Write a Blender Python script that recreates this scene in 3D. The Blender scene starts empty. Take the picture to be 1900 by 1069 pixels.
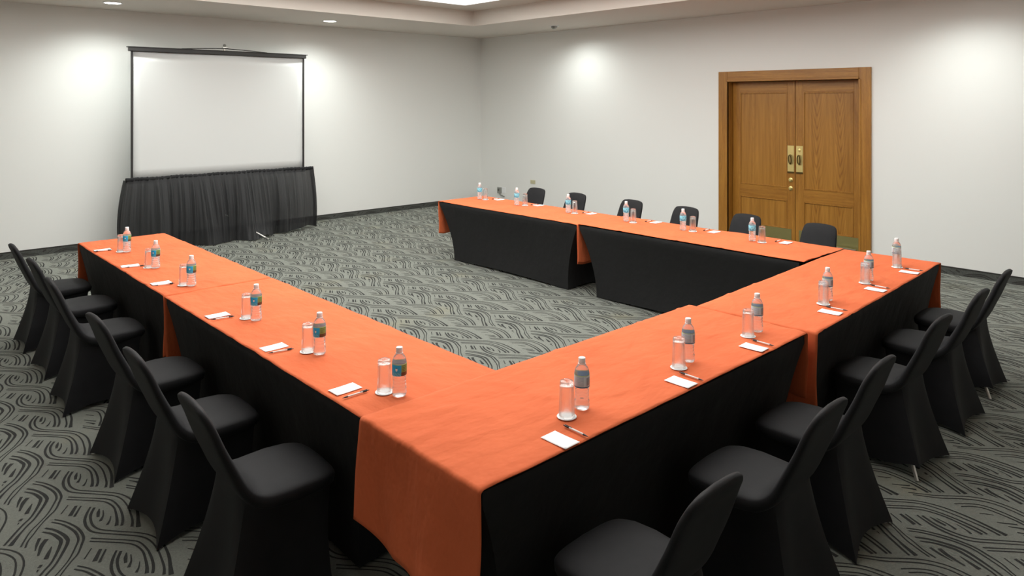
import bpy, bmesh, math, random
from mathutils import Vector, Matrix, noise

# ------------------------------------------------------------------ camera, world, light, exposure
scene = bpy.context.scene
COL = scene.collection
CAM_H = 2.08
YAW = 0.82265                      # viewing direction measured from +X
FPX = 1329.3                       # focal length in pixels of a 1900 px wide frame
XW, YW, ZC = 9.72, 11.44, 3.39     # door wall, screen wall, soffit height
X0, Y0 = -2.2, -2.0                # the two walls behind the camera

cam_data = bpy.data.cameras.new('camera')
cam = bpy.data.objects.new('camera', cam_data); COL.objects.link(cam)
cam.location = (0, 0, CAM_H)
cam.rotation_euler = (math.pi/2, 0, YAW - math.pi/2)
cam_data.sensor_fit = 'HORIZONTAL'; cam_data.sensor_width = 36
cam_data.lens = FPX/1900*36
cam_data.shift_y = -(534.5-187.95)/1900
cam_data.clip_start = 0.05; cam_data.clip_end = 60
scene.camera = cam

world = bpy.data.worlds.new('world'); scene.world = world
world.use_nodes = True
world.node_tree.nodes['Background'].inputs[0].default_value = (0.9, 0.95, 1.0, 1)
world.node_tree.nodes['Background'].inputs[1].default_value = 0.02

vs = scene.view_settings
scene.display_settings.display_device = 'sRGB'
vs.view_transform = 'Standard'; vs.look = 'None'; vs.gamma = 1; vs.use_curve_mapping = False
vs.exposure = 0.0

PANEL_STRENGTH = 4.4               # luminous ceiling panel in the coffer
SPOT_W = 135                       # recessed downlights along the walls
LIGHT_COL = (1.0, 0.98, 0.945)
SPOT_COL = (0.95, 1.0, 0.97)

# ------------------------------------------------------------------ material helpers
def mat(name, color=(.8,.8,.8), rough=.6, metal=0, **kw):
    m = bpy.data.materials.new(name); m.use_nodes = True
    b = m.node_tree.nodes['Principled BSDF']
    b.inputs['Base Color'].default_value = (*color, 1)
    b.inputs['Roughness'].default_value = rough
    b.inputs['Metallic'].default_value = metal
    for k, v in kw.items():
        b.inputs[k.replace('_', ' ')].default_value = v
    return m

def nd(m, t, **kw):
    n = m.node_tree.nodes.new(t)
    for k, v in kw.items():
        if k[0] == '_': n.inputs[int(k[1:])].default_value = v
        else: setattr(n, k, v)
    return n
def lk(m, a, b): m.node_tree.links.new(a, b)
def bsdf(m): return m.node_tree.nodes['Principled BSDF']

def noise_color(m, c1, c2, scale=8, detail=4, lo=.35, hi=.65, stretch=(1,1,1), coord='Object', rough=.5, dist=0):
    tc = nd(m, 'ShaderNodeTexCoord'); mp = nd(m, 'ShaderNodeMapping'); mp.inputs['Scale'].default_value = stretch
    n = nd(m, 'ShaderNodeTexNoise'); n.inputs['Scale'].default_value = scale; n.inputs['Detail'].default_value = detail
    n.inputs['Roughness'].default_value = rough; n.inputs['Distortion'].default_value = dist
    r = nd(m, 'ShaderNodeValToRGB')
    r.color_ramp.elements[0].position = lo; r.color_ramp.elements[0].color = (*c1, 1)
    r.color_ramp.elements[1].position = hi; r.color_ramp.elements[1].color = (*c2, 1)
    lk(m, tc.outputs[coord], mp.inputs[0]); lk(m, mp.outputs[0], n.inputs['Vector']); lk(m, n.outputs[0], r.inputs[0])
    lk(m, r.outputs[0], bsdf(m).inputs['Base Color'])
    return n, r, mp
def bump(m, scale, strength, distance=.01, stretch=(1,1,1), detail=4, coord='Object'):
    tc = nd(m, 'ShaderNodeTexCoord'); mp = nd(m, 'ShaderNodeMapping'); mp.inputs['Scale'].default_value = stretch
    n = nd(m, 'ShaderNodeTexNoise'); n.inputs['Scale'].default_value = scale; n.inputs['Detail'].default_value = detail
    b = nd(m, 'ShaderNodeBump'); b.inputs['Strength'].default_value = strength; b.inputs['Distance'].default_value = distance
    lk(m, tc.outputs[coord], mp.inputs[0]); lk(m, mp.outputs[0], n.inputs['Vector']); lk(m, n.outputs[0], b.inputs['Height'])
    lk(m, b.outputs[0], bsdf(m).inputs['Normal'])
    return b

M = {}
M['wall'] = mat('painted wall', (.80,.805,.775), .75); bump(M['wall'], 60, .06, .004)
M['ceiling'] = mat('painted ceiling', (.72,.67,.61), .85)
M['carpet'] = mat('grey green carpet', (.2,.21,.18), .95, Sheen_Weight=.75, Sheen_Roughness=.35, Sheen_Tint=(.86,.92,.82,1))
noise_color(M['carpet'], (.118,.126,.108), (.172,.182,.158), 95, 5, .3, .7)
bump(M['carpet'], 320, .5, .004)
# faint yellowish wear patches of their own shape
def carpet_stains(m):
    ramp_out = bsdf(m).inputs['Base Color'].links[0].from_socket
    tc = nd(m, 'ShaderNodeTexCoord'); n = nd(m, 'ShaderNodeTexNoise'); n.inputs['Scale'].default_value = 1.7; n.inputs['Detail'].default_value = 2
    r = nd(m, 'ShaderNodeValToRGB'); r.color_ramp.elements[0].position = .60; r.color_ramp.elements[1].position = .78
    r.color_ramp.elements[0].color = (0,0,0,1); r.color_ramp.elements[1].color = (.55,.55,.55,1)
    mx = nd(m, 'ShaderNodeMixRGB', blend_type='MIX'); mx.inputs[2].default_value = (.20,.18,.10,1)
    lk(m, tc.outputs['Object'], n.inputs['Vector']); lk(m, n.outputs[0], r.inputs[0]); lk(m, r.outputs[0], mx.inputs[0])
    lk(m, ramp_out, mx.inputs[1]); lk(m, mx.outputs[0], bsdf(m).inputs['Base Color'])
carpet_stains(M['carpet'])
M['carpet_dark'] = mat('charcoal carpet strokes', (.03,.032,.028), .95)
noise_color(M['carpet_dark'], (.009,.010,.009), (.027,.028,.025), 140, 3, .35, .75)
M['base_carpet'] = mat('carpet skirting', (.11,.115,.10), .95); noise_color(M['base_carpet'], (.060,.064,.058), (.085,.090,.080), 70, 3)
M['base_edge'] = mat('skirting edge trim', (.02,.018,.015), .6)
M['cloth'] = mat('orange tablecloth', (.76,.21,.085), .88, Specular_IOR_Level=.22)
noise_color(M['cloth'], (.60,.126,.045), (.68,.156,.058), 2.2, 5, .3, .7)
bump(M['cloth'], 3.2, .65, .05, (1,1.9,1), 4)
M['black'] = mat('black stretch fabric', (.014,.014,.0145), .66, Specular_IOR_Level=.20, Sheen_Weight=.02, Sheen_Roughness=.45)
noise_color(M['black'], (.0090,.0091,.0100), (.0115,.0116,.0126), 14, 3)
M['black_table'] = mat('black table cover fabric', (.0110,.0112,.0113), .75, Specular_IOR_Level=.28, Sheen_Weight=.02, Sheen_Roughness=.5)
bump(M['black_table'], 8, .45, .02, (1,1,.8), 4)
M['chrome'] = mat('brushed steel', (.62,.6,.56), .3, 1)
M['brass'] = mat('brass', (.86,.72,.30), .38, .85)
M['brass_dull'] = mat('dull brass', (.42,.38,.16), .42, .9)
M['dark_brass'] = mat('dark brass', (.16,.11,.04), .35, .9)  # darker brass tone for the ring pulls and their mounts
M['white_plastic'] = mat('white plastic', (.85,.86,.86), .35)
M['cap'] = mat('translucent white cap', (.93,.94,.94), .35)
M['paper'] = mat('white paper', (.94,.94,.93), .7)
M['coaster'] = mat('white paper coaster', (.93,.93,.92), .8)
M['beige'] = mat('beige plastic', (.55,.51,.33), .5)
M['grey_metal'] = mat('grey metal plate', (.33,.34,.31), .4, .5)
M['grey_dark'] = mat('dark grey plastic', (.10,.10,.09), .5)
M['pen_black'] = mat('black pen plastic', (.02,.02,.022), .3)
M['pen_clear'] = mat('clear pen barrel', (.90,.85,.82), .2, Transmission_Weight=.12)
M['void'] = mat('dark gap', (.01,.01,.01), .9)
M['screen'] = mat('matte white screen', (.665,.675,.66), .85)
M['screen_black'] = mat('black screen border', (.015,.014,.013), .5)
M['tabletop'] = mat('table laminate', (.35,.28,.2), .5)

def wood(name, axis):
    m = mat(name, (.4,.2,.06), .38, Coat_Weight=.25, Coat_Roughness=.25)
    st = {'z': (9,9,.55), 'y': (9,.55,9)}[axis]
    n, r, mp = noise_color(m, (.28,.115,.013), (.43,.198,.029), 2.3, 7, .34, .68, st, rough=.62, dist=1.1)
    n.noise_dimensions = '3D'
    n2 = nd(m, 'ShaderNodeTexNoise'); n2.inputs['Scale'].default_value = 30; n2.inputs['Detail'].default_value = 5
    r2 = nd(m, 'ShaderNodeValToRGB'); r2.color_ramp.elements[0].position = .3; r2.color_ramp.elements[1].position = .6
    r2.color_ramp.elements[0].color = (.76,.72,.66,1); r2.color_ramp.elements[1].color = (1,1,1,1)
    mx = nd(m, 'ShaderNodeMixRGB', blend_type='MULTIPLY'); mx.inputs[0].default_value = .8
    lk(m, mp.outputs[0], n2.inputs['Vector']); lk(m, n2.outputs[0], r2.inputs[0]); lk(m, r.outputs[0], mx.inputs[1]); lk(m, r2.outputs[0], mx.inputs[2])
    lk(m, mx.outputs[0], bsdf(m).inputs['Base Color'])
    return m
M['wood'] = wood('oak, vertical grain', 'z'); M['wood_y'] = wood('oak, horizontal grain', 'y')

def panel_wood(name, yc, figure=1.0):
    # flat-sawn veneer with cathedral arches
    m = mat(name, (.4,.2,.06), .36, Coat_Weight=.25, Coat_Roughness=.25)
    tc = nd(m, 'ShaderNodeTexCoord'); mp = nd(m, 'ShaderNodeMapping'); mp.inputs['Scale'].default_value = (1,1,.11)
    nz = nd(m, 'ShaderNodeTexNoise'); nz.inputs['Scale'].default_value = 5; nz.inputs['Detail'].default_value = 3
    sep = nd(m, 'ShaderNodeSeparateXYZ')
    lk(m, tc.outputs['Object'], mp.inputs[0]); lk(m, mp.outputs[0], sep.inputs[0]); lk(m, mp.outputs[0], nz.inputs['Vector'])
    # folded distance from the two centre lines of the book-matched veneer
    def mth(op, a, b=None, c=None):
        n = nd(m, 'ShaderNodeMath', operation=op)
        for i, v in enumerate((a, b, c)):
            if v is None: continue
            if isinstance(v, (int, float)): n.inputs[i].default_value = v
            else: lk(m, v, n.inputs[i])
        return n.outputs[0]
    y = mth('SUBTRACT', sep.outputs[1], yc)
    fold = mth('ABSOLUTE', mth('SUBTRACT', mth('ABSOLUTE', y), .16))
    v = mth('ADD', mth('MULTIPLY', mth('POWER', mth('ADD', fold, .02), 1.3), 7.0), mth('MULTIPLY', sep.outputs[2], -9.0))
    v = mth('ADD', v, mth('MULTIPLY', nz.outputs[0], 1.1))
    s = mth('SINE', mth('MULTIPLY', v, 34.0))
    s = mth('MULTIPLY_ADD', s, .5, .5)
    fade = nd(m, 'ShaderNodeMapRange'); fade.inputs[1].default_value = .02; fade.inputs[2].default_value = .10; fade.inputs[3].default_value = 1; fade.inputs[4].default_value = .15
    lk(m, fold, fade.inputs[0])
    st = nd(m, 'ShaderNodeMapping'); st.inputs['Scale'].default_value = (9,9,.35)
    n2 = nd(m, 'ShaderNodeTexNoise'); n2.inputs['Scale'].default_value = 3.5; n2.inputs['Detail'].default_value = 6
    lk(m, tc.outputs['Object'], st.inputs[0]); lk(m, st.outputs[0], n2.inputs['Vector'])
    r = nd(m, 'ShaderNodeValToRGB'); r.color_ramp.elements[0].position = .3; r.color_ramp.elements[1].position = .7
    r.color_ramp.elements[0].color = (.28,.120,.014,1); r.color_ramp.elements[1].color = (.41,.190,.030,1)
    lk(m, n2.outputs[0], r.inputs[0])
    mx = nd(m, 'ShaderNodeMixRGB', blend_type='MULTIPLY'); mx.inputs[2].default_value = (.72,.64,.5,1)
    f = mth('MULTIPLY', mth('POWER', s, 3.0), mth('MULTIPLY', fade.outputs[0], figure))
    lk(m, f, mx.inputs[0]); lk(m, r.outputs[0], mx.inputs[1]); lk(m, mx.outputs[0], bsdf(m).inputs['Base Color'])
    return m

def clear(name, tint, ior, rough, transp, trans=1.0):
    m = bpy.data.materials.new(name); m.use_nodes = True; nt = m.node_tree; nt.nodes.clear()
    out = nt.nodes.new('ShaderNodeOutputMaterial'); mix = nt.nodes.new('ShaderNodeMixShader')
    g = nt.nodes.new('ShaderNodeBsdfPrincipled'); g.inputs['Base Color'].default_value = (*tint,1)
    g.inputs['Roughness'].default_value = rough; g.inputs['IOR'].default_value = ior; g.inputs['Transmission Weight'].default_value = trans
    t = nt.nodes.new('ShaderNodeBsdfTransparent'); t.inputs[0].default_value = (.97,.98,.98,1)
    mix.inputs[0].default_value = transp
    nt.links.new(g.outputs[0], mix.inputs[1]); nt.links.new(t.outputs[0], mix.inputs[2]); nt.links.new(mix.outputs[0], out.inputs[0])
    return m
M['water'] = clear('clear plastic bottle of water', (.985,.99,.995), 1.33, .035, .12, .80)
M['glass'] = clear('clear drinking glass', (.98,.99,.99), 1.45, .0, .40, .95)

def emit(name, col, s):
    m = bpy.data.materials.new(name); m.use_nodes = True; nt = m.node_tree; nt.nodes.clear()
    out = nt.nodes.new('ShaderNodeOutputMaterial'); e = nt.nodes.new('ShaderNodeEmission')
    e.inputs[0].default_value = (*col,1); e.inputs[1].default_value = s; nt.links.new(e.outputs[0], out.inputs[0]); return m
M['panel'] = emit('luminous ceiling panel', LIGHT_COL, PANEL_STRENGTH)
M['lamp'] = emit('lamp glow', (1,.98,.92), 14)

def sheer():
    m = mat('sheer black voile', (.010,.0105,.0115), .7, Sheen_Weight=.05)
    nt = m.node_tree; b = bsdf(m); out = nt.nodes['Material Output']
    t = nt.nodes.new('ShaderNodeBsdfTransparent'); mix = nt.nodes.new('ShaderNodeMixShader'); mix.inputs[0].default_value = .07
    nt.links.new(b.outputs[0], mix.inputs[1]); nt.links.new(t.outputs[0], mix.inputs[2]); nt.links.new(mix.outputs[0], out.inputs[0])
    return m
M['sheer'] = sheer()

def label_mat():
    m = mat('printed bottle label', (.1,.4,.7), .35)
    tc = nd(m, 'ShaderNodeTexCoord'); sep = nd(m, 'ShaderNodeSeparateXYZ'); lk(m, tc.outputs['Object'], sep.inputs[0])
    def mth(op, a, b=None, c=None):
        n = nd(m, 'ShaderNodeMath', operation=op)
        for i, v in enumerate((a, b, c)):
            if v is None: continue
            if isinstance(v, (int, float)): n.inputs[i].default_value = v
            else: lk(m, v, n.inputs[i])
        return n.outputs[0]
    ang = mth('ADD', mth('DIVIDE', mth('ARCTAN2', sep.outputs[1], sep.outputs[0]), 2*math.pi), .5)   # 0..1 round the bottle
    z = sep.outputs[2]
    r = nd(m, 'ShaderNodeValToRGB'); r.color_ramp.interpolation = 'CONSTANT'
    el = r.color_ramp.elements
    stops = [(0,(.03,.33,.58)),(.03,(.02,.46,.88)),(.24,(.20,.36,.10)),(.44,(.06,.20,.42)),(.47,(.66,.80,.85)),(.76,(.64,.76,.83)),(.82,(.66,.78,.85)),(.93,(.05,.26,.5))]
    el[0].position = 0; el[0].color = (*stops[0][1],1); el[1].position = stops[1][0]; el[1].color = (*stops[1][1],1)
    for p, c in stops[2:]:
        e = el.new(p); e.color = (*c,1)
    lk(m, ang, r.inputs[0])
    cur = r.outputs[0]
    def over(fac, col):
        nonlocal cur
        mx = nd(m, 'ShaderNodeMixRGB', blend_type='MIX'); lk(m, fac, mx.inputs[0]); lk(m, cur, mx.inputs[1]); mx.inputs[2].default_value = (*col,1); cur = mx.outputs[0]
    def band(v, a, b): return mth('MULTIPLY', mth('GREATER_THAN', v, a), mth('LESS_THAN', v, b))
    # picture panel: brown lower half, blue splash lower in the blue panel
    over(mth('MULTIPLY', band(ang, .24, .44), band(z, .09, .114)), (.10,.05,.03))
    over(mth('MULTIPLY', mth('MULTIPLY', band(ang, .04, .23), mth('LESS_THAN', z, .112)), mth('GREATER_THAN', mth('SINE', mth('ADD', mth('MULTIPLY', ang, 90.0), mth('MULTIPLY', z, 500.0))), -.2)), (.12,.62,.90))
    over(mth('MULTIPLY', band(ang, .27, .42), mth('GREATER_THAN', mth('SINE', mth('MULTIPLY', z, 900.0)), .55)), (.06,.10,.05))
    # white drop mark
    dx = mth('MULTIPLY', mth('SUBTRACT', ang, .135), .207); dz = mth('SUBTRACT', z, .128)
    d = mth('SQRT', mth('ADD', mth('MULTIPLY', dx, dx), mth('MULTIPLY', mth('MULTIPLY', dz, dz), .35)))
    over(mth('LESS_THAN', d, .0052), (.85,.9,.92))
    over(mth('MULTIPLY', mth('LESS_THAN', d, .0052), mth('GREATER_THAN', dz, .003)), (.03,.22,.45))
    # lines of small print on the information panel
    over(mth('MULTIPLY', band(ang, .50, .74), mth('GREATER_THAN', mth('SINE', mth('MULTIPLY', z, 1500.0)), .35)), (.25,.36,.46))
    # bars
    over(mth('MULTIPLY', band(ang, .80, .92), mth('MULTIPLY', mth('GREATER_THAN', mth('SINE', mth('MULTIPLY', z, 2600.0)), -.1), band(z, .106, .140))), (.015,.03,.06))
    # green top line, deep blue foot
    over(mth('GREATER_THAN', z, .1462), (.50,.70,.30))
    over(mth('MULTIPLY', mth('LESS_THAN', z, .103), band(ang, .44, 1.1)), (.03,.19,.33))
    lk(m, cur, bsdf(m).inputs['Base Color'])
    return m
M['label'] = label_mat()
def cyan_label():
    m = mat('pale blue bottle label', (.15,.6,.8), .4)
    noise_color(m, (.02,.25,.42), (.25,.68,.82), 45, 2, .38, .55)
    return m
M['label_cyan'] = cyan_label()

# ------------------------------------------------------------------ object helpers
def link(name, verts, faces, material=None, parent=None, smooth=False, matidx=None, mats=None):
    me = bpy.data.meshes.new(name); me.from_pydata([tuple(v) for v in verts], [], faces); me.update()
    o = bpy.data.objects.new(name, me); COL.objects.link(o)
    for mm in (mats or [material]): me.materials.append(mm)
    if matidx is not None: me.polygons.foreach_set('material_index', matidx)
    if smooth: me.polygons.foreach_set('use_smooth', [True]*len(me.polygons))
    if parent: o.parent = parent
    me.update()
    return o
def empty(name, loc=(0,0,0), rz=0):
    o = bpy.data.objects.new(name, None); COL.objects.link(o); o.location = loc; o.rotation_euler = (0,0,rz); o.empty_display_size = .1
    return o
def tag(o, label=None, cat=None, group=None, kind=None):
    if label: o['label'] = label
    if cat: o['category'] = cat
    if group: o['group'] = group
    if kind: o['kind'] = kind
    return o
def copy_tree(o, parent=None):
    c = o.copy(); COL.objects.link(c); c.parent = parent
    for ch in list(o.children): copy_tree(ch, c)
    return c

class MB:
    def __init__(s): s.v = []; s.f = []
    def box(s, x0, x1, y0, y1, z0, z1):
        b = len(s.v)
        s.v += [(x0,y0,z0),(x1,y0,z0),(x1,y1,z0),(x0,y1,z0),(x0,y0,z1),(x1,y0,z1),(x1,y1,z1),(x0,y1,z1)]
        s.f += [tuple(b+i for i in q) for q in ((3,2,1,0),(4,5,6,7),(0,1,5,4),(1,2,6,5),(2,3,7,6),(3,0,4,7))]
        return s
    def rings(s, rs, cap0=True, cap1=True, closed=True):
        b = len(s.v); n = len(rs[0])
        for r in rs: s.v += [tuple(p) for p in r]
        for i in range(len(rs)-1):
            for j in range(n if closed else n-1):
                k = (j+1) % n
                s.f.append((b+i*n+j, b+i*n+k, b+(i+1)*n+k, b+(i+1)*n+j))
        if cap0: s.f.append(tuple(b+j for j in reversed(range(n))))
        if cap1: s.f.append(tuple(b+(len(rs)-1)*n+j for j in range(n)))
        return s
    def lathe(s, prof, n=24, cx=0, cy=0, cap0=True, cap1=True):
        return s.rings([[(cx+r*math.cos(2*math.pi*j/n), cy+r*math.sin(2*math.pi*j/n), z) for j in range(n)] for r, z in prof], cap0, cap1)
    def tube(s, pts, r, n=10):
        pts = [Vector(p) for p in pts]; rs = []
        for i, p in enumerate(pts):
            t = (pts[min(i+1,len(pts)-1)] - pts[max(i-1,0)]).normalized()
            a = t.orthogonal().normalized() if i == 0 else (a - t*a.dot(t)).normalized()
            b = t.cross(a); rr = r[i] if isinstance(r, (list,tuple)) else r
            rs.append([p + (a*math.cos(2*math.pi*j/n) + b*math.sin(2*math.pi*j/n))*rr for j in range(n)])
        return s.rings(rs)
    def build(s, name, m, parent=None, smooth=False, bevel=0, seg=2):
        o = link(name, s.v, s.f, m, parent, smooth)
        if bevel:
            bm = bmesh.new(); bm.from_mesh(o.data)
            bmesh.ops.bevel(bm, geom=list(bm.edges), offset=bevel, segments=seg, affect='EDGES', profile=.5, clamp_overlap=True)
            bm.to_mesh(o.data); bm.free()
        return o
def sharp(o, deg=35):
    bm = bmesh.new(); bm.from_mesh(o.data); bmesh.ops.recalc_face_normals(bm, faces=bm.faces)
    for f in bm.faces: f.smooth = True
    for e in bm.edges:
        if len(e.link_faces) == 2 and e.calc_face_angle(0) > math.radians(deg): e.smooth = False
    bm.to_mesh(o.data); bm.free(); return o
def crv(P, w, n=3):
    # Catmull-Rom through points with widths
    P = [Vector(p) for p in P]
    if len(P) == 2:
        return [P[0], P[0].lerp(P[1], .5), P[1]], [w[0], (w[0]+w[1])/2, w[1]]
    Q = [2*P[0]-P[1]] + P + [2*P[-1]-P[-2]]; out = []; ow = []
    for i in range(len(P)-1):
        a, b, c, d = Q[i:i+4]
        for k in range(n):
            t = k/n
            out.append(.5*((2*b)+(c-a)*t+(2*a-5*b+4*c-d)*t*t+(3*b-a-3*c+d)*t**3)); ow.append(w[i]+(w[i+1]-w[i])*t)
    out.append(P[-1]); ow.append(w[-1]); return out, ow

# carpet repeat: centre lines (world metres) and widths (mm) of its strokes
CARPET_STROKES = [
    ([[3.953, 5.107], [3.926, 5.054], [3.913, 5.0], [3.91, 4.938], [3.928, 4.876], [3.985, 4.805], [4.066, 4.708], [4.101, 4.634], [4.114, 4.551], [4.106, 4.445], [4.087, 4.362], [4.07, 4.295]], [14, 15, 13, 11, 9, 8, 8, 9, 11, 14, 17, 24]),
    ([[3.94, 5.128], [3.91, 5.07], [3.888, 5.005], [3.884, 4.935], [3.901, 4.87], [3.97, 4.786], [4.05, 4.69], [4.077, 4.621], [4.082, 4.528], [4.074, 4.442], [4.063, 4.367], [4.047, 4.316]], [10, 14, 15, 13, 10, 8, 8, 8, 9, 10, 12, 15]),
    ([[3.878, 4.828], [3.944, 4.756], [4.004, 4.69], [4.036, 4.641], [4.047, 4.561], [4.043, 4.478], [4.03, 4.406], [4.013, 4.36]], [9, 8, 8, 9, 10, 12, 14, 14]),
    ([[3.867, 4.807], [3.93, 4.739], [3.989, 4.673], [4.016, 4.624], [4.027, 4.557], [4.019, 4.484], [4.007, 4.419], [3.994, 4.377]], [9, 8, 8, 9, 10, 12, 15, 19]),
    ([[4.134, 5.232], [4.171, 5.177], [4.213, 5.117], [4.296, 5.032], [4.34, 4.975], [4.367, 4.9], [4.362, 4.804], [4.321, 4.698], [4.274, 4.619]], [8, 8, 8, 8, 8, 8, 10, 12, 13]),
    ([[4.128, 5.207], [4.163, 5.152], [4.198, 5.099], [4.263, 5.03], [4.315, 4.962], [4.34, 4.884], [4.328, 4.787], [4.299, 4.708], [4.26, 4.632]], [8, 8, 8, 8, 8, 8, 10, 12, 13]),
    ([[4.192, 5.032], [4.25, 4.978], [4.283, 4.917], [4.281, 4.831], [4.259, 4.745], [4.225, 4.665]], [7, 8, 9, 10, 12, 12]),
    ([[4.189, 5.0], [4.234, 4.959], [4.257, 4.908], [4.253, 4.827], [4.238, 4.755], [4.21, 4.678]], [7, 8, 9, 10, 13, 18]),
    ([[4.187, 4.919], [4.206, 4.892], [4.221, 4.867]], [6, 8, 6]),
    ([[4.16, 4.838], [4.186, 4.8], [4.211, 4.766]], [6, 10, 12]),
    ([[4.16, 4.79], [4.18, 4.758], [4.194, 4.73]], [6, 12, 18]),
    ([[0.943, 5.078], [0.93, 5.042], [0.92, 5.003]], [6, 18, 14]),
    ([[0.954, 5.051], [0.942, 4.999], [0.921, 4.959]], [5, 9, 16]),
    ([[0.969, 4.968], [0.954, 4.928], [0.936, 4.898]], [4, 8, 14]),
    ([[0.756, 4.156], [0.788, 4.104], [0.813, 4.038], [0.827, 3.97], [0.826, 3.89], [0.806, 3.834], [0.777, 3.768], [0.743, 3.727], [0.693, 3.66], [0.655, 3.597], [0.626, 3.551], [0.608, 3.502]], [8, 9, 10, 13, 13, 12, 9, 8, 7, 8, 9, 9]),
    ([[0.74, 4.14], [0.772, 4.089], [0.796, 4.02], [0.808, 3.955], [0.805, 3.893], [0.786, 3.843], [0.742, 3.755], [0.7, 3.697], [0.653, 3.64], [0.618, 3.575], [0.594, 3.523]], [8, 10, 12, 13, 12, 10, 8, 7, 8, 9, 9]),
    ([[0.708, 4.102], [0.735, 4.06], [0.755, 4.004], [0.766, 3.946], [0.759, 3.889], [0.691, 3.758], [0.648, 3.703], [0.616, 3.657], [0.593, 3.622], [0.561, 3.569]], [12, 13, 16, 19, 17, 11, 11, 11, 17, 24]),
    ([[0.692, 4.075], [0.722, 4.027], [0.737, 3.973], [0.738, 3.916], [0.68, 3.786], [0.636, 3.73], [0.59, 3.665], [0.539, 3.589]], [8, 13, 19, 18, 11, 11, 13, 12]),
    ([[0.671, 4.025], [0.653, 3.979], [0.637, 3.926]], [16, 14, 5]),
    ([[0.693, 3.993], [0.668, 3.954], [0.641, 3.877]], [22, 22, 10]),
    ([[0.7, 3.912], [0.681, 3.869], [0.663, 3.827]], [5, 17, 22]),
    ([[0.638, 3.789], [0.627, 3.774]], [14, 16]),
    ([[0.621, 3.759], [0.614, 3.745]], [7, 6]),
    ([[0.833, 4.256], [0.79, 4.19]], [7, 7]),
    ([[0.862, 4.219], [0.821, 4.143]], [16, 22]),
    ([[0.88, 4.202], [0.834, 4.118]], [9, 13])]
# ------------------------------------------------------------------ floor: carpet whose woven strokes are part of its mesh
TX, TY = .7565, .4843
def stroke_quads(inside, mapf, offs):
    V = []; Fc = []
    for P, w in CARPET_STROKES:
        c, cw = crv([(p[0], p[1], 0) for p in P], w)
        L = []; Rr = []
        for i, p in enumerate(c):
            t = (c[min(i+1,len(c)-1)] - c[max(i-1,0)]).normalized(); n = Vector((-t.y, t.x, 0)); hw = cw[i]*.00046
            e = -t*hw*.3 if i == 0 else (t*hw*.3 if i == len(c)-1 else Vector())
            L.append(p+n*hw+e); Rr.append(p-n*hw+e)
        for ox, oy in offs:
            ok = [inside(p.x+ox, p.y+oy) for p in c]
            idx = {}
            for i in range(len(c)-1):
                if ok[i] and ok[i+1]:
                    for k in (i, i+1):
                        if k not in idx:
                            idx[k] = len(V); V.append(mapf(L[k].x+ox, L[k].y+oy)); V.append(mapf(Rr[k].x+ox, Rr[k].y+oy))
                    Fc.append((idx[i]+1, idx[i+1]+1, idx[i+1], idx[i]))
    return V, Fc
offs = [(i*TX, j*TY) for i in range(-9, 13) for j in range(-24, 18)]
SV, SF = stroke_quads(lambda x, y: X0+.01 < x < XW-.02 and Y0+.01 < y < YW-.02, lambda x, y: (x, y, .0012), offs)
FV = [(X0,Y0,0),(XW,Y0,0),(XW,YW,0),(X0,YW,0),(X0,Y0,-.05),(XW,Y0,-.05),(XW,YW,-.05),(X0,YW,-.05)]
FF = [(0,1,2,3),(7,6,5,4),(0,4,5,1),(1,5,6,2),(2,6,7,3),(3,7,4,0)]
nb = len(FV)
floor = link('floor', FV+SV, FF+[tuple(i+nb for i in f) for f in SF], mats=[M['carpet'], M['carpet_dark']], matidx=[0]*6+[1]*len(SF))
tag(floor, 'grey-green carpet with dark swirling double-line strokes', kind='structure')

# ------------------------------------------------------------------ walls, ceiling
DY0, DY1, DZ = 3.780, 5.682, 2.372    # clear opening of the door frame
WT = .22
tag(MB().box(X0-WT, XW+WT, YW, YW+WT, 0, 4.0).build('wall_back', M['wall']), 'white wall behind the projection screen', kind='structure')
w = MB(); w.box(XW, XW+WT, Y0-WT, DY0-.02, 0, 4.0); w.box(XW, XW+WT, DY1+.02, YW, 0, 4.0); w.box(XW, XW+WT, DY0-.02, DY1+.02, DZ+.02, 4.0)
tag(w.build('wall_right', M['wall']), 'white wall with the wooden double door', kind='structure')
tag(MB().box(X0-WT, X0, Y0-WT, YW, 0, 4.0).build('wall_left', M['wall']), 'white wall left of the camera', kind='structure')
tag(MB().box(X0, XW, Y0-WT, Y0, 0, 4.0).build('wall_front', M['wall']), 'white wall behind the camera', kind='structure')
CX0, CX1, CY0, CY1, ZT = -.3, 7.99, .3, 9.60, 3.645     # coffer opening and its ceiling height
PX0, PX1, PY0, PY1 = 1.2, 7.36, 1.9, 9.05              # luminous panel
c = MB()
c.box(X0, CX0, Y0, YW, ZC, ZC+.06); c.box(CX1, XW, Y0, YW, ZC, ZC+.06); c.box(CX0, CX1, Y0, CY0, ZC, ZC+.06); c.box(CX0, CX1, CY1, YW, ZC, ZC+.06)
c.box(CX0-.05, CX0, CY0-.05, CY1+.05, ZC+.06, ZT); c.box(CX1, CX1+.05, CY0-.05, CY1+.05, ZC+.06, ZT)
c.box(CX0, CX1, CY0-.05, CY0, ZC+.06, ZT); c.box(CX0, CX1, CY1, CY1+.05, ZC+.06, ZT)
c.box(CX0-.05, PX0, CY0-.05, CY1+.05, ZT, ZT+.08); c.box(PX1, CX1+.05, CY0-.05, CY1+.05, ZT, ZT+.08)
c.box(PX0, PX1, CY0-.05, PY0, ZT, ZT+.08); c.box(PX0, PX1, PY1, CY1+.05, ZT, ZT+.08)
c.box(X0, XW, Y0, YW, 3.9, 3.96)
tag(c.build('ceiling', M['ceiling']), 'cream ceiling soffit with a recessed coffer', kind='structure')
p = empty('ceiling_light', ((PX0+PX1)/2, (PY0+PY1)/2, ZT+.10)); tag(p, 'large bright luminous panel in the ceiling coffer', 'ceiling light')
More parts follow.
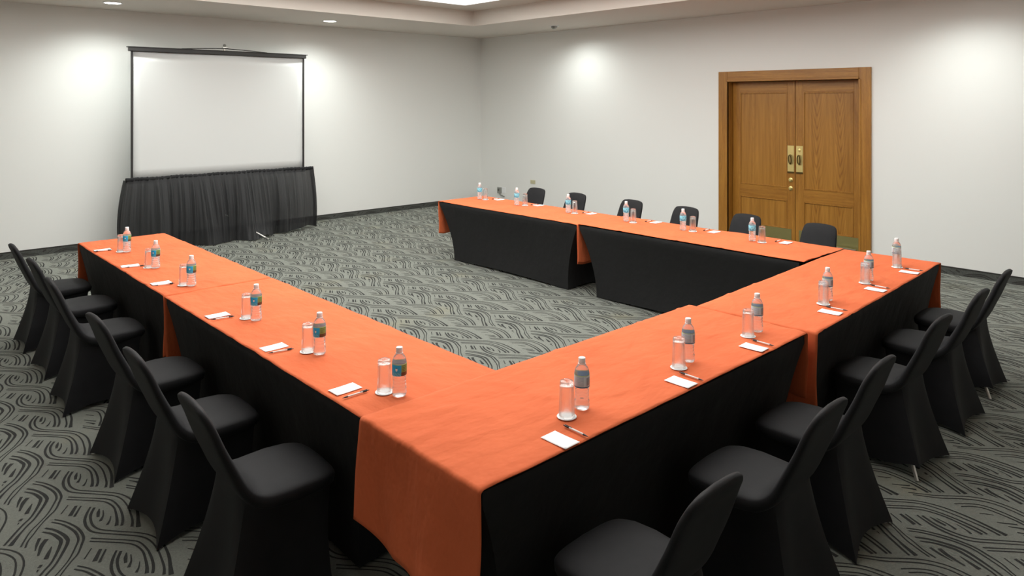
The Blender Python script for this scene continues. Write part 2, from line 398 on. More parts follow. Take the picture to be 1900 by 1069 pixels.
hx, hy = (PX1-PX0)/2, (PY1-PY0)/2
MB().box(-hx+.01, hx-.01, -hy+.01, hy-.01, 0, .02).build('diffuser', M['panel'], p)
f = MB(); 
for a in ((-hx+.002,-hx+.01,-hy+.002,hy-.002),(hx-.01,hx-.002,-hy+.002,hy-.002),(-hx+.01,hx-.01,-hy+.002,-hy+.01),(-hx+.01,hx-.01,hy-.01,hy-.002)): f.box(*a, -.11, .03)
f.build('frame', M['white_plastic'], p)

# skirting: a strip of the same carpet, darker, with a thin edge trim
def skirting(name, label, length, place):
    V, Fc = stroke_quads(lambda x, y: 0.004 < x < .079 and 0.01 < y < length-.01, lambda x, y: place(y, .0112, x),
                         [(-.02-i*TX, j*TY-14*TY) for i in range(0, 9) for j in range(0, int(length/TY)+28)])
    base = [place(a, d, z) for a, d, z in ((0,0,0),(length,0,0),(length,.010,0),(0,.010,0),(0,0,.083),(length,0,.083),(length,.010,.083),(0,.010,.083))]
    q = ((3,2,1,0),(4,5,6,7),(0,1,5,4),(1,2,6,5),(2,3,7,6),(3,0,4,7)); nb = 8
    trim = [place(a, d, z) for a, d, z in ((0,0,.083),(length,0,.083),(length,.014,.083),(0,.014,.083),(0,0,.094),(length,0,.094),(length,.014,.094),(0,.014,.094))]
    verts = base + trim + V
    faces = list(q) + [tuple(i+8 for i in f) for f in q] + [tuple(i+16 for i in f) for f in Fc]
    o = link(name, verts, faces, mats=[M['base_carpet'], M['base_edge'], M['base_edge']], matidx=[0]*6+[1]*6+[2]*len(Fc))
    return tag(o, label, kind='structure')
skirting('baseboard_back', 'dark carpeted skirting under the screen wall', XW-X0-.03, lambda a, d, z: (X0+a, YW-d, z))
skirting('baseboard_right', 'dark carpeted skirting right of the door', DY0-.155-Y0, lambda a, d, z: (XW-d, Y0+a, z))
skirting('baseboard_far', 'dark carpeted skirting left of the door', YW-(DY1+.155)-.015, lambda a, d, z: (XW-d, DY1+.155+a, z))
bpy.data.objects['baseboard_far'].name = 'baseboard_door'

# ------------------------------------------------------------------ double door
door = empty('door_1', (XW, (DY0+DY1)/2, 0)); tag(door, 'oak double door with brass push plates in a wide oak frame', kind='structure')
yc = (DY0+DY1)/2
FWd = .152
fr = MB()
for sgn, ya in ((-1, DY0), (1, DY1)):
    a, b = sorted((ya, ya+sgn*FWd)); fr.box(-.035, 0, a-yc, b-yc, 0, DZ+FWd)          # casing
    a, b = sorted((ya, ya+sgn*.018)); fr.box(-.035, .20, a-yc, b-yc, 0, DZ+.018)          # jamb
    a, b = sorted((ya, ya+sgn*.03)); fr.box(-.045, -.035, a-yc+sgn*.0, b-yc, 0, DZ)
fo = fr.build('door_frame', M['wood'], door, bevel=.003, seg=1)
hd = MB(); hd.box(-.035, 0, DY0-yc, DY1-yc, DZ, DZ+FWd); hd.box(-.034, .20, DY0-yc, DY1-yc, DZ, DZ+.018); hd.box(-.045,-.035,DY0-yc,DY1-yc,DZ,DZ+.03)
hd.build('frame_head', M['wood_y'], door, bevel=.003, seg=1)
LX = .115                                        # leaf face behind the wall plane
MEET = 4.705
def leaf(y0, y1, side):
    # side +1: left leaf in the photograph (larger y)
    l = MB(); st = .115; t = .045
    l.box(LX+.012, LX+t, y0, y1, .006, DZ-.006)                             # core (panels)
    for a, b in ((y0, y0+st), (y1-st, y1)): l.box(LX, LX+.012, a, b, .006, DZ-.006)
    o = MB(); o.v = [(x, y-yc, z) for x, y, z in l.v]; o.f = l.f
    lo = o.build('door_leaf', M['wood'], door, bevel=.0015, seg=1)
    r = MB()
    for a, b in ((.006, .26), (.67, .845), (2.21, DZ-.006)): r.box(LX, LX+.012, y0+st-yc, y1-st-yc, a, b)
    r.build('rail', M['wood_y'], lo, bevel=.0015, seg=1)
    pw = panel_wood('oak veneer panel', (y0+y1)/2-yc, .22 if side > 0 else 1.0)
    for a, b in ((.26, .67), (.845, 2.21)):
        MB().box(LX+.0085, LX+.0125, y0+st-yc, y1-st-yc, a, b).build('panel', pw, lo)
        md = MB(); g = .018
        for q in ((y0+st, y0+st+g, a, b), (y1-st-g, y1-st, a, b)): md.box(LX-.004, LX+.0085, q[0]-yc, q[1]-yc, q[2], q[3])
        for q in ((y0+st+g, y1-st-g, a, a+g), (y0+st+g, y1-st-g, b-g, b)): md.box(LX-.004, LX+.0085, q[0]-yc, q[1]-yc, q[2], q[3])
        md.build('moulding', M['wood'], lo, bevel=.003, seg=1)
    MB().box(LX-.003, LX-.0, y0+.05-yc, y1-.05-yc, .03, .262).build('kick_plate', M['brass_dull'], lo)
    # push plate with an oval ring pull
    ye = (y0 if side > 0 else y1); py0, py1 = (ye+.012, ye+.108) if side > 0 else (ye-.108, ye-.012)
    MB().box(LX-.004, LX, py0-yc, py1-yc, 1.075, 1.45).build('push_plate', M['brass'], lo, bevel=.001, seg=1)
    pc = (py0+py1)/2-yc
    ring = [(LX-.030-.006*math.sin(a), pc+.020*math.cos(a), 1.255+.062*math.sin(a)) for a in [2*math.pi*i/24 for i in range(25)]]
    sharp(MB().tube(ring, .008, 8).build('pull_handle', M['dark_brass'], lo))
    mnt = MB(); mnt.tube([(LX-.003, pc, 1.317), (LX-.036, pc, 1.317)], .009); mnt.tube([(LX-.003, pc, 1.193), (LX-.026, pc, 1.193)], .009)
    sharp(mnt.build('handle_mount', M['dark_brass'], lo))
    MB().box(LX-.010, LX-.004, py0-yc, py1-yc, 1.058, 1.082).build('plate_reflection', M['dark_brass'], lo, bevel=.002, seg=1)  # orangish reflection along the plate's lower edge, built as a dark brass bar
    if side > 0:
        for z in (.962, .842):
            k = MB(); k.rings([[(LX-x, pc+.0+rr*math.cos(2*math.pi*j/20), z+rr*math.sin(2*math.pi*j/20)) for j in range(20)] for x, rr in ((0,.030),(.008,.030),(.012,.022),(.03,.020),(.034,.015))])
            sharp(k.build('deadbolt', M['brass'], lo))
    else:
        k = MB(); k.rings([[(LX-x, pc+rr*math.cos(2*math.pi*j/20), 1.39+rr*math.sin(2*math.pi*j/20)) for j in range(20)] for x, rr in ((.003,.022),(.010,.020),(.012,.010))])
        sharp(k.build('lock_cylinder', M['brass'], lo))
    return lo
leaf(MEET+.004, DY1-.004, 1); leaf(DY0+.004, MEET-.004, -1)
MB().box(.03, .05, 3.84-yc, 4.09-yc, .100, .122).build('metal_bar', M['chrome'], door, bevel=.002, seg=1)
MB().box(.19, .21, DY0-yc-.02, DY1-yc+.02, 0, DZ).build('dark_gap', M['void'], door)

# wall fittings right of the room corner
sw = empty('wall_switch', (XW, 9.875, .52)); tag(sw, 'small beige square switch plate low on the door wall', 'switch plate')
MB().box(-.009, 0, -.065, .065, -.036, .036).build('plate', M['beige'], sw, bevel=.003); MB().box(-.013, -.009, -.014, .014, -.022, .022).build('rocker', M['beige'], sw, bevel=.002)
so = empty('wall_socket', (XW, 10.76, .27)); tag(so, 'grey metal socket box near the room corner, cord hanging', 'socket')
MB().box(-.045, 0, .02, .11, -.055, .065).build('grey_box', M['grey_metal'], so, bevel=.004)
MB().box(-.050, -.045, .045, .085, -.01, .04).build('socket_face', M['grey_dark'], so, bevel=.002)
MB().box(-.008, 0, -.10, 0, -.045, .075).build('white_plate', M['white_plastic'], so, bevel=.003)
sharp(MB().tube([(-.03,.05,-.06),(-.035,.02,-.085),(-.03,-.03,-.095),(-.03,-.09,-.105)], .010, 8).build('plug', M['grey_metal'], so))

# ------------------------------------------------------------------ downlights
def downlight(x, y, label, aim=None, power=1.0, size=150):
    d = empty('downlight', (x, y, ZC)); tag(d, label, 'downlight', 'recessed downlights in the soffit')
    sharp(MB().lathe([(.098,.0),(.118,.0),(.121,-.004),(.116,-.009),(.101,-.006),(.098,.0)], 28, cap0=False, cap1=False).build('trim_ring', M['white_plastic'], d))
    MB().lathe([(.0005,-.003),(.098,-.003),(.098,-.001),(.0005,-.001)], 28).build('lamp_face', M['lamp'], d)
    ld = bpy.data.lights.new('downlight_lamp', 'SPOT'); ld.energy = SPOT_W*power; ld.spot_size = math.radians(size); ld.spot_blend = 1; ld.shadow_soft_size = .05; ld.color = SPOT_COL
    lo = bpy.data.objects.new('downlight_lamp', ld); COL.objects.link(lo); lo.parent = d; lo.location = (0,0,-.02)
    if aim: lo.rotation_euler = (Vector(aim)-Vector((x,y,ZC))).to_track_quat('-Z','Y').to_euler()
    return d
downlight(2.59, 10.60, 'round lit downlight over the left of the screen')
downlight(5.78, 10.60, 'round lit downlight right of the screen')
downlight(8.85, 2.45, 'round downlight over the right end of the door wall, out of frame', power=.85)
# eyeball spot turned to the door wall
e = empty('eyeball_spotlight', (9.02, 8.64, ZC)); tag(e, 'tilted eyeball spotlight in the soffit near the corner', 'spotlight')
sharp(MB().lathe([(.060,.0),(.088,.0),(.090,-.006),(.062,-.010),(.060,.0)], 28, cap0=False, cap1=False).build('trim_ring', M['white_plastic'], e))
bl = MB().lathe([(.001,-.050),(.03,-.046),(.05,-.030),(.058,-.008),(.058,.0)], 24, cap1=True); o = sharp(bl.build('eyeball', M['grey_metal'], e)); o.rotation_euler = (0, -.35, 0)
ld = bpy.data.lights.new('eyeball_lamp', 'SPOT'); ld.energy = SPOT_W*.45; ld.spot_size = math.radians(165); ld.spot_blend = 1; ld.shadow_soft_size = .05; ld.color = SPOT_COL
lo = bpy.data.objects.new('eyeball_lamp', ld); COL.objects.link(lo); lo.parent = e; lo.location = (-.03,-.12,-.09); lo.rotation_euler = (Vector((9.08,8.5,.5))-Vector((9.02,8.64,3.3))).to_track_quat('-Z','Y').to_euler()

# ------------------------------------------------------------------ projection screen and its skirt
SY = 10.86
ps = empty('projection_screen', (4.17, SY, 0)); tag(ps, 'white tripod projection screen with black edges before the back wall', 'projection screen')
sx0, sx1 = 2.905-4.17, 5.43-4.17; zt, zb = 2.775, .98
n = 24; V = []; Fc = []
for i in range(n+1):
    for j in range(13):
        x = sx0+(sx1-sx0)*i/n; z = zb+(zt-zb)*j/12
        V.append((x, .012*math.sin(3.1*i/n*2+.4)*(j/12)**2*math.sin(5*i/n) , z))
for i in range(n):
    for j in range(12): a = i*13+j; Fc.append((a, a+13, a+14, a+1))
fab = link('screen_fabric', V, Fc, M['screen'], ps, True)
sm = fab.modifiers.new('thickness', 'SOLIDIFY'); sm.thickness = .002
for sx in (-1, 1):
    xx = sx0 if sx < 0 else sx1
    MB().box(min(xx, xx+sx*.027), max(xx, xx+sx*.027), -.008, .006, zb, zt+.01).build('side_border', M['screen_black'], ps)
b = MB(); b.box(sx0-.055, sx1+.05, -.035, .035, zt, zt+.062); b.box(sx0-.075, sx1+.075, -.04, .04, zt+.052, zt+.066)
b.build('top_bar', M['screen_black'], ps, bevel=.006)
sharp(MB().tube([(-.62,-.01,zt+.065),(-.30,-.01,zt+.085),(0,-.01,zt+.098),(.28,-.01,zt+.088),(.66,-.01,zt+.064)], .006, 8).build('handle_strap', M['screen_black'], ps))
k = MB(); k.tube([(0,0,zt+.06),(0,0,zt+.13)], .012); k.tube([(-.035,0,zt+.11),(.05,0,zt+.115)], .014); sharp(k.build('hook', M['chrome'], ps))
k = MB().lathe([(.001,zt+.125),(.016,zt+.128),(.024,zt+.145),(.016,zt+.162),(.001,zt+.166)], 16); sharp(k.build('knob', M['grey_metal'], ps))
sharp(MB().tube([(.03,.06,.30),(.03,.06,zt+.06)], .016).build('tripod_pole', M['grey_dark'], ps))
b = MB().box(sx0-.06, sx1+.06, .01, .07, .93, .985); b.build('roller_case', M['screen_black'], ps, bevel=.008)
for fx, fy in ((.445, -.535), (-.50, .16), (.15, .50)):
    L = MB().tube([(.03,.06,.36), (fx, fy, .018)], .013); sharp(L.build('tripod_leg', M['chrome'], ps))
    d = Vector((fx-.03, fy-.06, -.342)).normalized(); p0 = Vector((fx, fy, .018))
    L = MB().tube([p0-d*.05, p0-d*.012+Vector((0,0,-.004))], .017); sharp(L.build('foot_cap', M['grey_dark'], bpy.data.objects[ps.children[-1].name]))

def skirt():
    NU, NV = 220, 26; V = []; Fc = []
    xl, xr = 2.835, 5.555
    rnd = random.Random(4); ph = [rnd.uniform(0, 6.28) for _ in range(8)]
    for i in range(NU+1):
        u = i/NU
        for j in range(NV+1):
            t = j/NV                                     # 0 top, 1 hem
            zz = 1.008 - .025*u*0
            hem = .012 + .035*max(0, math.sin(u*7.3+1.1))**2 + .05*math.exp(-((u-.66)/.035)**2) + .02*math.exp(-((u-.94)/.05)**2)
            z = zz*(1-t) + hem*t
            side = math.sin(math.pi*min(1, t*.62+.10)) * .10 + .02*t
            x = xl + (xr-xl)*u + (-side*(max(0, 1-u*7))**1.3 + .8*side*(max(0, 1-(1-u)*9))**1.3)
            pl = .016*math.sin(u*2*math.pi*31+ph[0]+2.2*math.sin(u*9+ph[1])) + .012*math.sin(u*2*math.pi*47+ph[2]+1.7*t*math.sin(u*13)) + .008*math.sin(u*2*math.pi*83+ph[3])
            amp = .35 + 1.1*min(1, t*1.8)
            if t < .08: pl *= .35
            drag = .055*t*t*math.sin(u*2*math.pi*4.3+ph[4]) + .035*t*math.sin(u*2*math.pi*9.1+ph[5])
            bulge = -.16*math.sin(math.pi*min(1, t*.7))*math.sin(math.pi*u)**.5 - .03 - .09*t**3*math.exp(-((u-.40)/.18)**2) - .12*t**5*math.exp(-((u-.635)/.075)**2) - .05*t**2*math.exp(-((u-.62)/.10)**2)
            tail = 0
            y = SY - .055 + bulge + pl*amp*(1-.65*t**3) + drag + tail
            x += .03*t*math.sin(u*2*math.pi*3.3+ph[6])*math.sin(math.pi*u)
            V.append((x-4.17, y-SY, z))
    for i in range(NU):
        for j in range(NV):
            a = i*(NV+1)+j; Fc.append((a, a+1, a+NV+2, a+NV+1))
    root = empty('screen_skirt', (4.17, SY, 0)); tag(root, 'gathered sheer black skirt hanging under the projection screen', 'skirt')
    link('pleated_voile', V, Fc, M['sheer'], root, True)
    # gathered header band
    rings = []
    for i in range(161):
        u = i/160; x = xl-.040 + (xr-xl+.060)*u - 4.17; g = .003*math.sin(u*2*math.pi*43)+.003*math.sin(u*2*math.pi*71+1)
        zc = .992+.004*math.sin(u*2*math.pi*5)
        rings.append([(x, -.072+(.019+g)*math.cos(a)*1.1, zc+(.030+g)*math.sin(a)) for a in [2*math.pi*k/12 for k in range(12)]])
    o = MB().rings(rings).build('gathered_header', M['black'], root, True)
    tp = []
    for sx, xx in ((-1, xl), (1, xr)):
        Vr = []; Fr = []
        for i in range(9):
            for j in range(13):
                t = j/12; side = math.sin(math.pi*min(1, t*.62+.10)) * (.10 if sx < 0 else .08) + (.02*t if sx < 0 else .016*t)
                y = -.085 - .03*0 + .017*i + .01*math.sin(i*1.9+t*2)
                bz = -.0
                Vr.append((xx + sx*side - 4.17 + .006*math.sin(i*2.2), y, .985*(1-t)+.03*t))
        for i in range(8):
            for j in range(12): a = i*13+j; Fr.append((a, a+1, a+14, a+13))
        link('end_return', Vr, Fr, M['sheer'], root, True)
    return root
skirt()

# ------------------------------------------------------------------ tables
TH = .757
def cover_ring(hx, hy, ix, iy, z, sag, lift, rc, n=14, ripple=0, ph=0):
    # closed ring: rounded rectangle with sides drawn inwards by sag and lifted by lift at mid side
    out = []
    cs = [(hx-ix, -(hy-iy)), (hx-ix, hy-iy), (-(hx-ix), hy-iy), (-(hx-ix), -(hy-iy))]
    for k in range(4):
        a = cs[k]; b = cs[(k+1) % 4]; nx, ny = ((1,0),(0,1),(-1,0),(0,-1))[k]
        for i in range(n):
            t = i/n; s = math.sin(math.pi*t)
            r = rc*((1-min(1, t*8))**2 + (1-min(1, (1-t)*8))**2)*.45
            r2 = ripple*math.sin(t*40+ph+z*9)
            x = a[0]+(b[0]-a[0])*t - nx*(sag[k % 2]*s - r2); y = a[1]+(b[1]-a[1])*t - ny*(sag[k % 2]*s - r2)
            # pull corners in for rounding
            m = math.hypot(x, y); x -= r*math.copysign(1, x); y -= r*math.copysign(1, y)
            out.append((x, y, z+lift[k % 2]*s))
    return out
def table(cx, cy, lx, ly, rz, label, foot=(.17,.17), seed=0):
    # local x long side lx, local y width ly
    root = empty('banquet_table', (cx, cy, 0), rz); tag(root, label, 'table', 'banquet tables with orange cloths')
    hx, hy = lx/2, ly/2
    MB().box(-hx+.012, hx-.012, -hy+.012, hy-.012, TH-.034, TH-.004).build('tabletop', M['tabletop'], root, bevel=.004)
    rings = []
    N = 16
    rings.append(cover_ring(hx, hy, .03, .03, TH, (0,0), (0,0), .02))
    rings.append(cover_ring(hx, hy, .004, .004, TH-.002, (0,0), (0,0), .02))
    rings.append(cover_ring(hx, hy, 0, 0, TH-.010, (0,0), (0,0), .02))
    rings.append(cover_ring(hx, hy, 0, 0, TH-.045, (0,0), (0,0), .02))
    for i in range(1, N+1):
        t = i/N; e = 1-(1-t)**2.0
        ix = foot[0]*e + 0; iy = .095*(1-(1-t)**1.5)
        rings.append(cover_ring(hx, hy, ix, iy, (TH-.045)*(1-t)+.006*t, (.05*math.sin(math.pi*min(1,t*1.1)), .024*math.sin(math.pi*t)), (.020*t**3, .022*t**3), .02*(1-t), ripple=.0018*t, ph=seed))
    o = MB().rings(rings, True, False).build('stretch_cover', M['black_table'], root, True); sharp(o, 32)
    for sx in (-1, 1):
        for sy in (-1, 1):
            L = MB().tube([(sx*(hx-foot[0]-.10), sy*(hy-.15), TH-.036), (sx*(hx-foot[0]-.055), sy*(hy-.13), .004)], .013); sharp(L.build('leg', M['chrome'], root))
    return root
def tablecloth(cx, cy, lx, ly, rz, label, drops=(.43,.43), seed=0, wave=(.018,.018), hemwave=.012, lift=0):
    rnd = random.Random(seed); V = []; Fc = []
    hx = lx/2+.006; hy = ly/2+.003; R = .014; zt = TH+.004+lift
    S = []   # (x, z, drop fraction, side)
    nd_ = 22
    def dropside(sg, D):
        out = []
        for i in range(1, nd_+1): out.append((sg*hx, zt-R-(D-R)*i/nd_, i/nd_, sg))
        return out
    arc = lambda sg: [(sg*(hx-R+R*math.sin(a)), zt-R+R*math.cos(a), 0, sg) for a in (math.radians(15), math.radians(35), math.radians(60), math.radians(85))]
    left = (list(reversed(dropside(-1, drops[0]))) + list(reversed(arc(-1)))) if drops[0] else [(-hx+R, zt, 0, 0)]
    right = (arc(1) + dropside(1, drops[1])) if drops[1] else [(hx-R, zt, 0, 0)]
    nx = 130; top = [(-hx+R+(2*hx-2*R)*i/nx, zt, 0, 0) for i in range(nx+1)]
    S = left + top + right
    ny = 44; ph = [rnd.uniform(0, 6.28) for _ in range(6)]
    for (x, z, d, sg) in S:
        for j in range(ny+1):
            v = j/ny; y = -hy+2*hy*v; xx = x; zz = z
            nz = noise.noise(Vector((x*2.3+seed*7, y*3.1, seed)))
            if d == 0:
                zz += .0035*nz*(1 if abs(sg) < .5 else .4) + .0028*abs(noise.noise(Vector((x*1.2+seed, y*5+3, 9))))
                cr_ = abs(noise.noise(Vector((x*1.6+y*1.1+seed*5, y*2.2-x*.7, 4.5)))); zz += .0045*math.exp(-(cr_/.035)**2)
                # slight bumps where the hem rides over the cover
                if j in (0, ny): y += .0035*noise.noise(Vector((x*7, seed*3.3+j, 2))) ; zz -= .003
                # ironed cross folds
                for fx in (-.34, .31):
                    zz += .0022*math.exp(-((x-fx*lx)/.012)**2)
            else:
                wv = wave[0] if sg < 0 else wave[1]
                xx += sg*(wv*d*(.6+math.sin(v*2*math.pi*1.3+ph[0]+sg)) + .45*wv*d*math.sin(v*2*math.pi*3.1+ph[1]+d*1.5) + .001*d)
                zz -= hemwave*d*(math.sin(v*2*math.pi*.9+ph[2]) + .4*math.sin(v*2*math.pi*2.7+ph[3]))
                y += .008*d*math.sin(d*5+ph[4]) * (1 if v > .5 else -1)*abs(v-.5)*2
                y *= 1-.01*d
            V.append((xx, y, zz))
    for i in range(len(S)-1):
        for j in range(ny):
            a = i*(ny+1)+j; Fc.append((a, a+ny+1, a+ny+2, a+1))
    o = link('tablecloth', V, Fc, M['cloth'], None, True)
    sm = o.modifiers.new('thickness', 'SOLIDIFY'); sm.thickness = .0025; sm.offset = 1
    o.location = (cx, cy, 0); o.rotation_euler = (0,0,rz)
    return tag(o, label, 'tablecloth', 'orange tablecloths')

H = math.pi/2
def ycol(x0, x1, y0, y1): return ((x0+x1)/2, (y0+y1)/2, y1-y0, x1-x0, H)    # long side along Y: local +x is +Y
LT1 = ycol(1.572, 2.322, 5.165, 7.612); LT2 = ycol(1.572, 2.322, 2.622, 5.138)
RT1 = ycol(5.722, 6.492, 5.150, 7.585); RT2 = ycol(5.722, 6.492, 2.700, 5.122)
BT1 = ((1.565+3.975)/2, (1.832+2.606)/2, 2.41, .768, 0.0)
a2 = math.radians(2.35)
bx, by = 4.035, 1.803
L2, W2 = 2.492, .765
BT2 = (bx+math.cos(a2)*L2/2-math.sin(a2)*W2/2+.008, by+math.sin(a2)*L2/2+math.cos(a2)*W2/2, L2, W2, a2)
table(*LT1, 'black-covered table at the far end of the left row, nearest the screen', seed=1)
table(*LT2, 'black-covered table in the left row, meeting the near row', seed=2)
table(*RT1, 'black-covered table at the far end of the row by the doors', (.21,.21), seed=3)
table(*RT2, 'black-covered table of the door-side row, meeting the near row', seed=4)
table(*BT1, 'black-covered table nearest the camera, left half of the near row', seed=5)
table(*BT2, 'black-covered table at the right corner of the near row', seed=6)
tablecloth(*LT1, 'orange cloth on the far left table, nearest the screen', (.42,.43), 11, (.002,.012))
tablecloth(LT2[0], LT2[1]-.024, LT2[2]+.04, *LT2[3:], 'orange cloth on the left row table that meets the near row', (0,.44), 12, (.002,.002))
tablecloth(*RT1, 'orange cloth on the farthest table by the doors', (.43,.43), 13, (.002,.012))
tablecloth(RT2[0], RT2[1]-.024, RT2[2]+.044, *RT2[3:], 'orange cloth on the door-side table beside the near row corner', (0,.42), 14, (.002,.002), lift=.008)
tablecloth(*BT1, 'orange cloth on the nearest table, draped to its left end', (.44,.40), 15, (.022,.002), .035, lift=.009)
tablecloth(*BT2, 'orange cloth on the right corner table of the near row', (.47,.43), 16, (.002,.010))

# ------------------------------------------------------------------ chairs
def chair_path():
    P = [(.252,0,.438),(.246,0,.440),(.225,0,.443),(.17,0,.446),(.08,0,.447),(0,0,.446),(-.070,0,.452),(-.122,0,.478),(-.160,0,.525),(-.197,0,.60),(-.238,0,.69),(-.275,0,.785),(-.300,0,.838),(-.311,0,.862),(-.317,0,.873)]
    W = [.24,.32,.375,.42,.435,.43,.412,.388,.372,.362,.352,.338,.312,.27,.16]
    T = [.018,.045,.062,.075,.082,.080,.072,.060,.050,.044,.040,.036,.033,.026,.010]
    pts, w = crv(P, W, 3); _, t = crv(P, T, 3)
    return pts, w, t
def sections(pts, w, t, i0, i1, n=28):
    rs = []
    for i in range(i0, i1):
        p = pts[i]; tg = (pts[min(i+1, len(pts)-1)]-pts[max(i-1, 0)]).normalized()
        up = Vector((-tg.z, 0, tg.x)); up = -up if up.z < 0 and abs(tg.x) > .5 and False else up
        up = Vector((tg.z, 0, -tg.x))            # towards seat top / back front
        ring = []
        for k in range(n):
            a = 2*math.pi*k/n; ca, sa = math.cos(a), math.sin(a)
            e = .5 if t[i] > .03 else .7
            y = w[i]/2*math.copysign(abs(ca)**.38, ca); h = t[i]/2*math.copysign(abs(sa)**.48, sa)
            if sa > 0: h += .008*(1-(2*y/w[i])**2)
            ring.append(p+Vector((0, y, 0))+up*h)
        rs.append(ring)
    return rs
def skirt_mesh(lifted=None, seed=0):
    n = 16; rnd = random.Random(seed)
    top = []; bot = []
    ft = [(.205,-.222),(.205,.222),(-.270,.236),(-.270,-.236)]
    tp = [(.228,-.206,.436),(.228,.206,.436),(-.158,.172,.500),(-.158,-.172,.500)]
    # start at front-left going +y
    for k in range(4):
        A, B = tp[k], tp[(k+1) % 4]; C, D = ft[k], ft[(k+1) % 4]; nx, ny = ((1,0),(0,1),(-1,0),(0,-1))[k]
        for i in range(n):
            t = i/n; s = math.sin(math.pi*t); r = .016*((1-min(1,t*5))**2+(1-min(1,(1-t)*5))**2)
            x, y, z = (A[q]+(B[q]-A[q])*t for q in range(3))
            if k == 1: z = A[2]+(B[2]-A[2])*t**5
            if k == 3: z = B[2]+(A[2]-B[2])*(1-t)**5
            x += -math.copysign(r, x)+nx*.006*s; y += -math.copysign(r, y)+ny*.006*s
            top.append((x, y, z))
            x = C[0]+(D[0]-C[0])*t - nx*.045*s; y = C[1]+(D[1]-C[1])*t - ny*.045*s
            zz = .006+.026*s**.8
            if lifted is not None:
                c = ft[lifted]; dd = math.hypot(x-c[0], y-c[1]); zz += .085*math.exp(-(dd/.13)**2)
            bot.append((x, y, zz))
    rs = []
    NL = 12
    for l in range(NL+1):
        t = l/NL; ring = []
        for (a, b) in zip(top, bot):
            bow = .018*math.sin(math.pi*t)*(1-t*.3)
            x = a[0]+(b[0]-a[0])*t; y = a[1]+(b[1]-a[1])*t
            m = math.hypot(x, y)+1e-6
            if lifted is not None: bow += 0
            e = t
            ring.append((x-x/m*bow, y-y/m*bow, a[2]+(b[2]-a[2])*e))
        rs.append(ring)
    return rs
def make_chair(lifted=None):
    root = empty('banquet_chair')
    pts, w, t = chair_path(); J = 22
    MB().rings(sections(pts, w, t, 0, J+1), True, False).build('seat', M['black'], root, True)
    MB().rings(sections(pts, w, t, J, len(pts)), False, True).build('backrest', M['black'], root, True)
    o = MB().rings(skirt_mesh(lifted), False, False).build('skirt', M['black'], root, True); sharp(o, 30)
    for q, (fx, fy) in enumerate(((.185,-.200),(.185,.200),(-.246,.212),(-.246,-.212))):
        L = MB().tube([(fx*.55, fy*.5, .42), (fx*.75, fy*.74, .14), (fx, fy, .006)], .010); sharp(L.build('leg', M['chrome'], root))
    return root
chair0 = make_chair(); chairL = make_chair(2)
used = {}
ORD = ['first', 'second', 'third', 'fourth', 'fifth', 'sixth']
def place(proto, x, y, rz, label, group):
    o = proto if proto.name not in used else copy_tree(proto)
    used[proto.name] = 1; used[o.name] = 1
    o.location = (x, y, 0); o.rotation_euler = (0, 0, rz)
    return tag(o, label, 'chair', group)
far = lambda i, n=6: 'farthest' if i == 0 else ('nearest' if i == n-1 else ORD[i]+' from the far end')
LY = [7.27, 6.50, 5.68, 4.56, 3.77, 3.00]
for i, y in enumerate(LY):
    place(chair0, 1.325+(.0, .01,-.015,0,-.01,0)[i], y, (0,.02,-.02,.03,.0,-.02)[i], 'black-covered chair of the left row, %s' % ('farthest, by the screen wall' if i == 0 else 'nearest the camera' if i == 5 else ORD[i]+' from its far end'), 'chairs along the left row')
NX = [(2.045, 1.52), (2.90, 1.53), (3.57, 1.575), (4.535, 1.605), (5.33, 1.612), (6.06, 1.645)]
for i, (x, y) in enumerate(NX):
    place(chairL if i in (3, 5) else chair0, x-.035, y, H+(.0,.02,.03,-.02,.02,.05)[i], 'black-covered chair of the near row, %s' % ('leftmost, cut by the frame' if i == 0 else 'rightmost, one steel leg showing' if i == 5 else 'fourth from the left, one steel leg showing' if i == 3 else ORD[i]+' from the left'), 'chairs along the near row')
RY = [7.05, 6.31, 5.42, 4.63, 3.89, 3.09]
for i, y in enumerate(RY):
    place(chair0, 6.72+(.0,.0,.01,0,.01,-.01)[i], y, math.pi+(.02,0,-.02,.02,0,.03)[i], 'black chair back behind the door-side tables, %s' % ('farthest, near the corner' if i == 0 else 'nearest, before the right door leaf' if i == 5 else ORD[i]+' from the far end'), 'chairs along the door-side row')

# ------------------------------------------------------------------ place settings
BOT = [[[1.784,6.843],[1.777,6.029],[1.792,5.277],[1.794,4.182],[1.795,3.4],[1.803,2.68]], [[2.284,2.025],[3.087,2.029],[3.772,2.026],[4.731,2.043],[5.476,2.065],[6.154,2.108]], [[6.219,7.338],[6.201,6.593],[6.229,5.738],[6.203,4.861],[6.191,4.13],[6.19,3.374]]]
CO = [[[1.754,6.903],[1.747,6.095],[1.763,5.346],[1.773,4.272],[1.772,3.484],[1.777,2.762]], [[2.182,2.018],[2.984,2.015],[3.667,2.024],[4.634,2.029],[5.385,2.057],[6.088,2.081]], [[6.239,7.24],[6.257,6.500],[6.242,5.647],[6.195,4.759],[6.22,4.035],[6.202,3.283]]]
CARD = [[[1.652,7.09],[1.654,6.26],[1.660,5.514],[1.663,4.444],[1.668,3.664],[1.664,2.91]], [[2.011,1.894],[2.837,1.904],[3.52,1.91],[4.482,1.919],[5.252,1.935],[5.974,1.955]], [[6.378,7.12],[6.386,6.385],[6.365,5.50],[6.385,4.60],[6.342,3.87],[6.343,3.124]]]
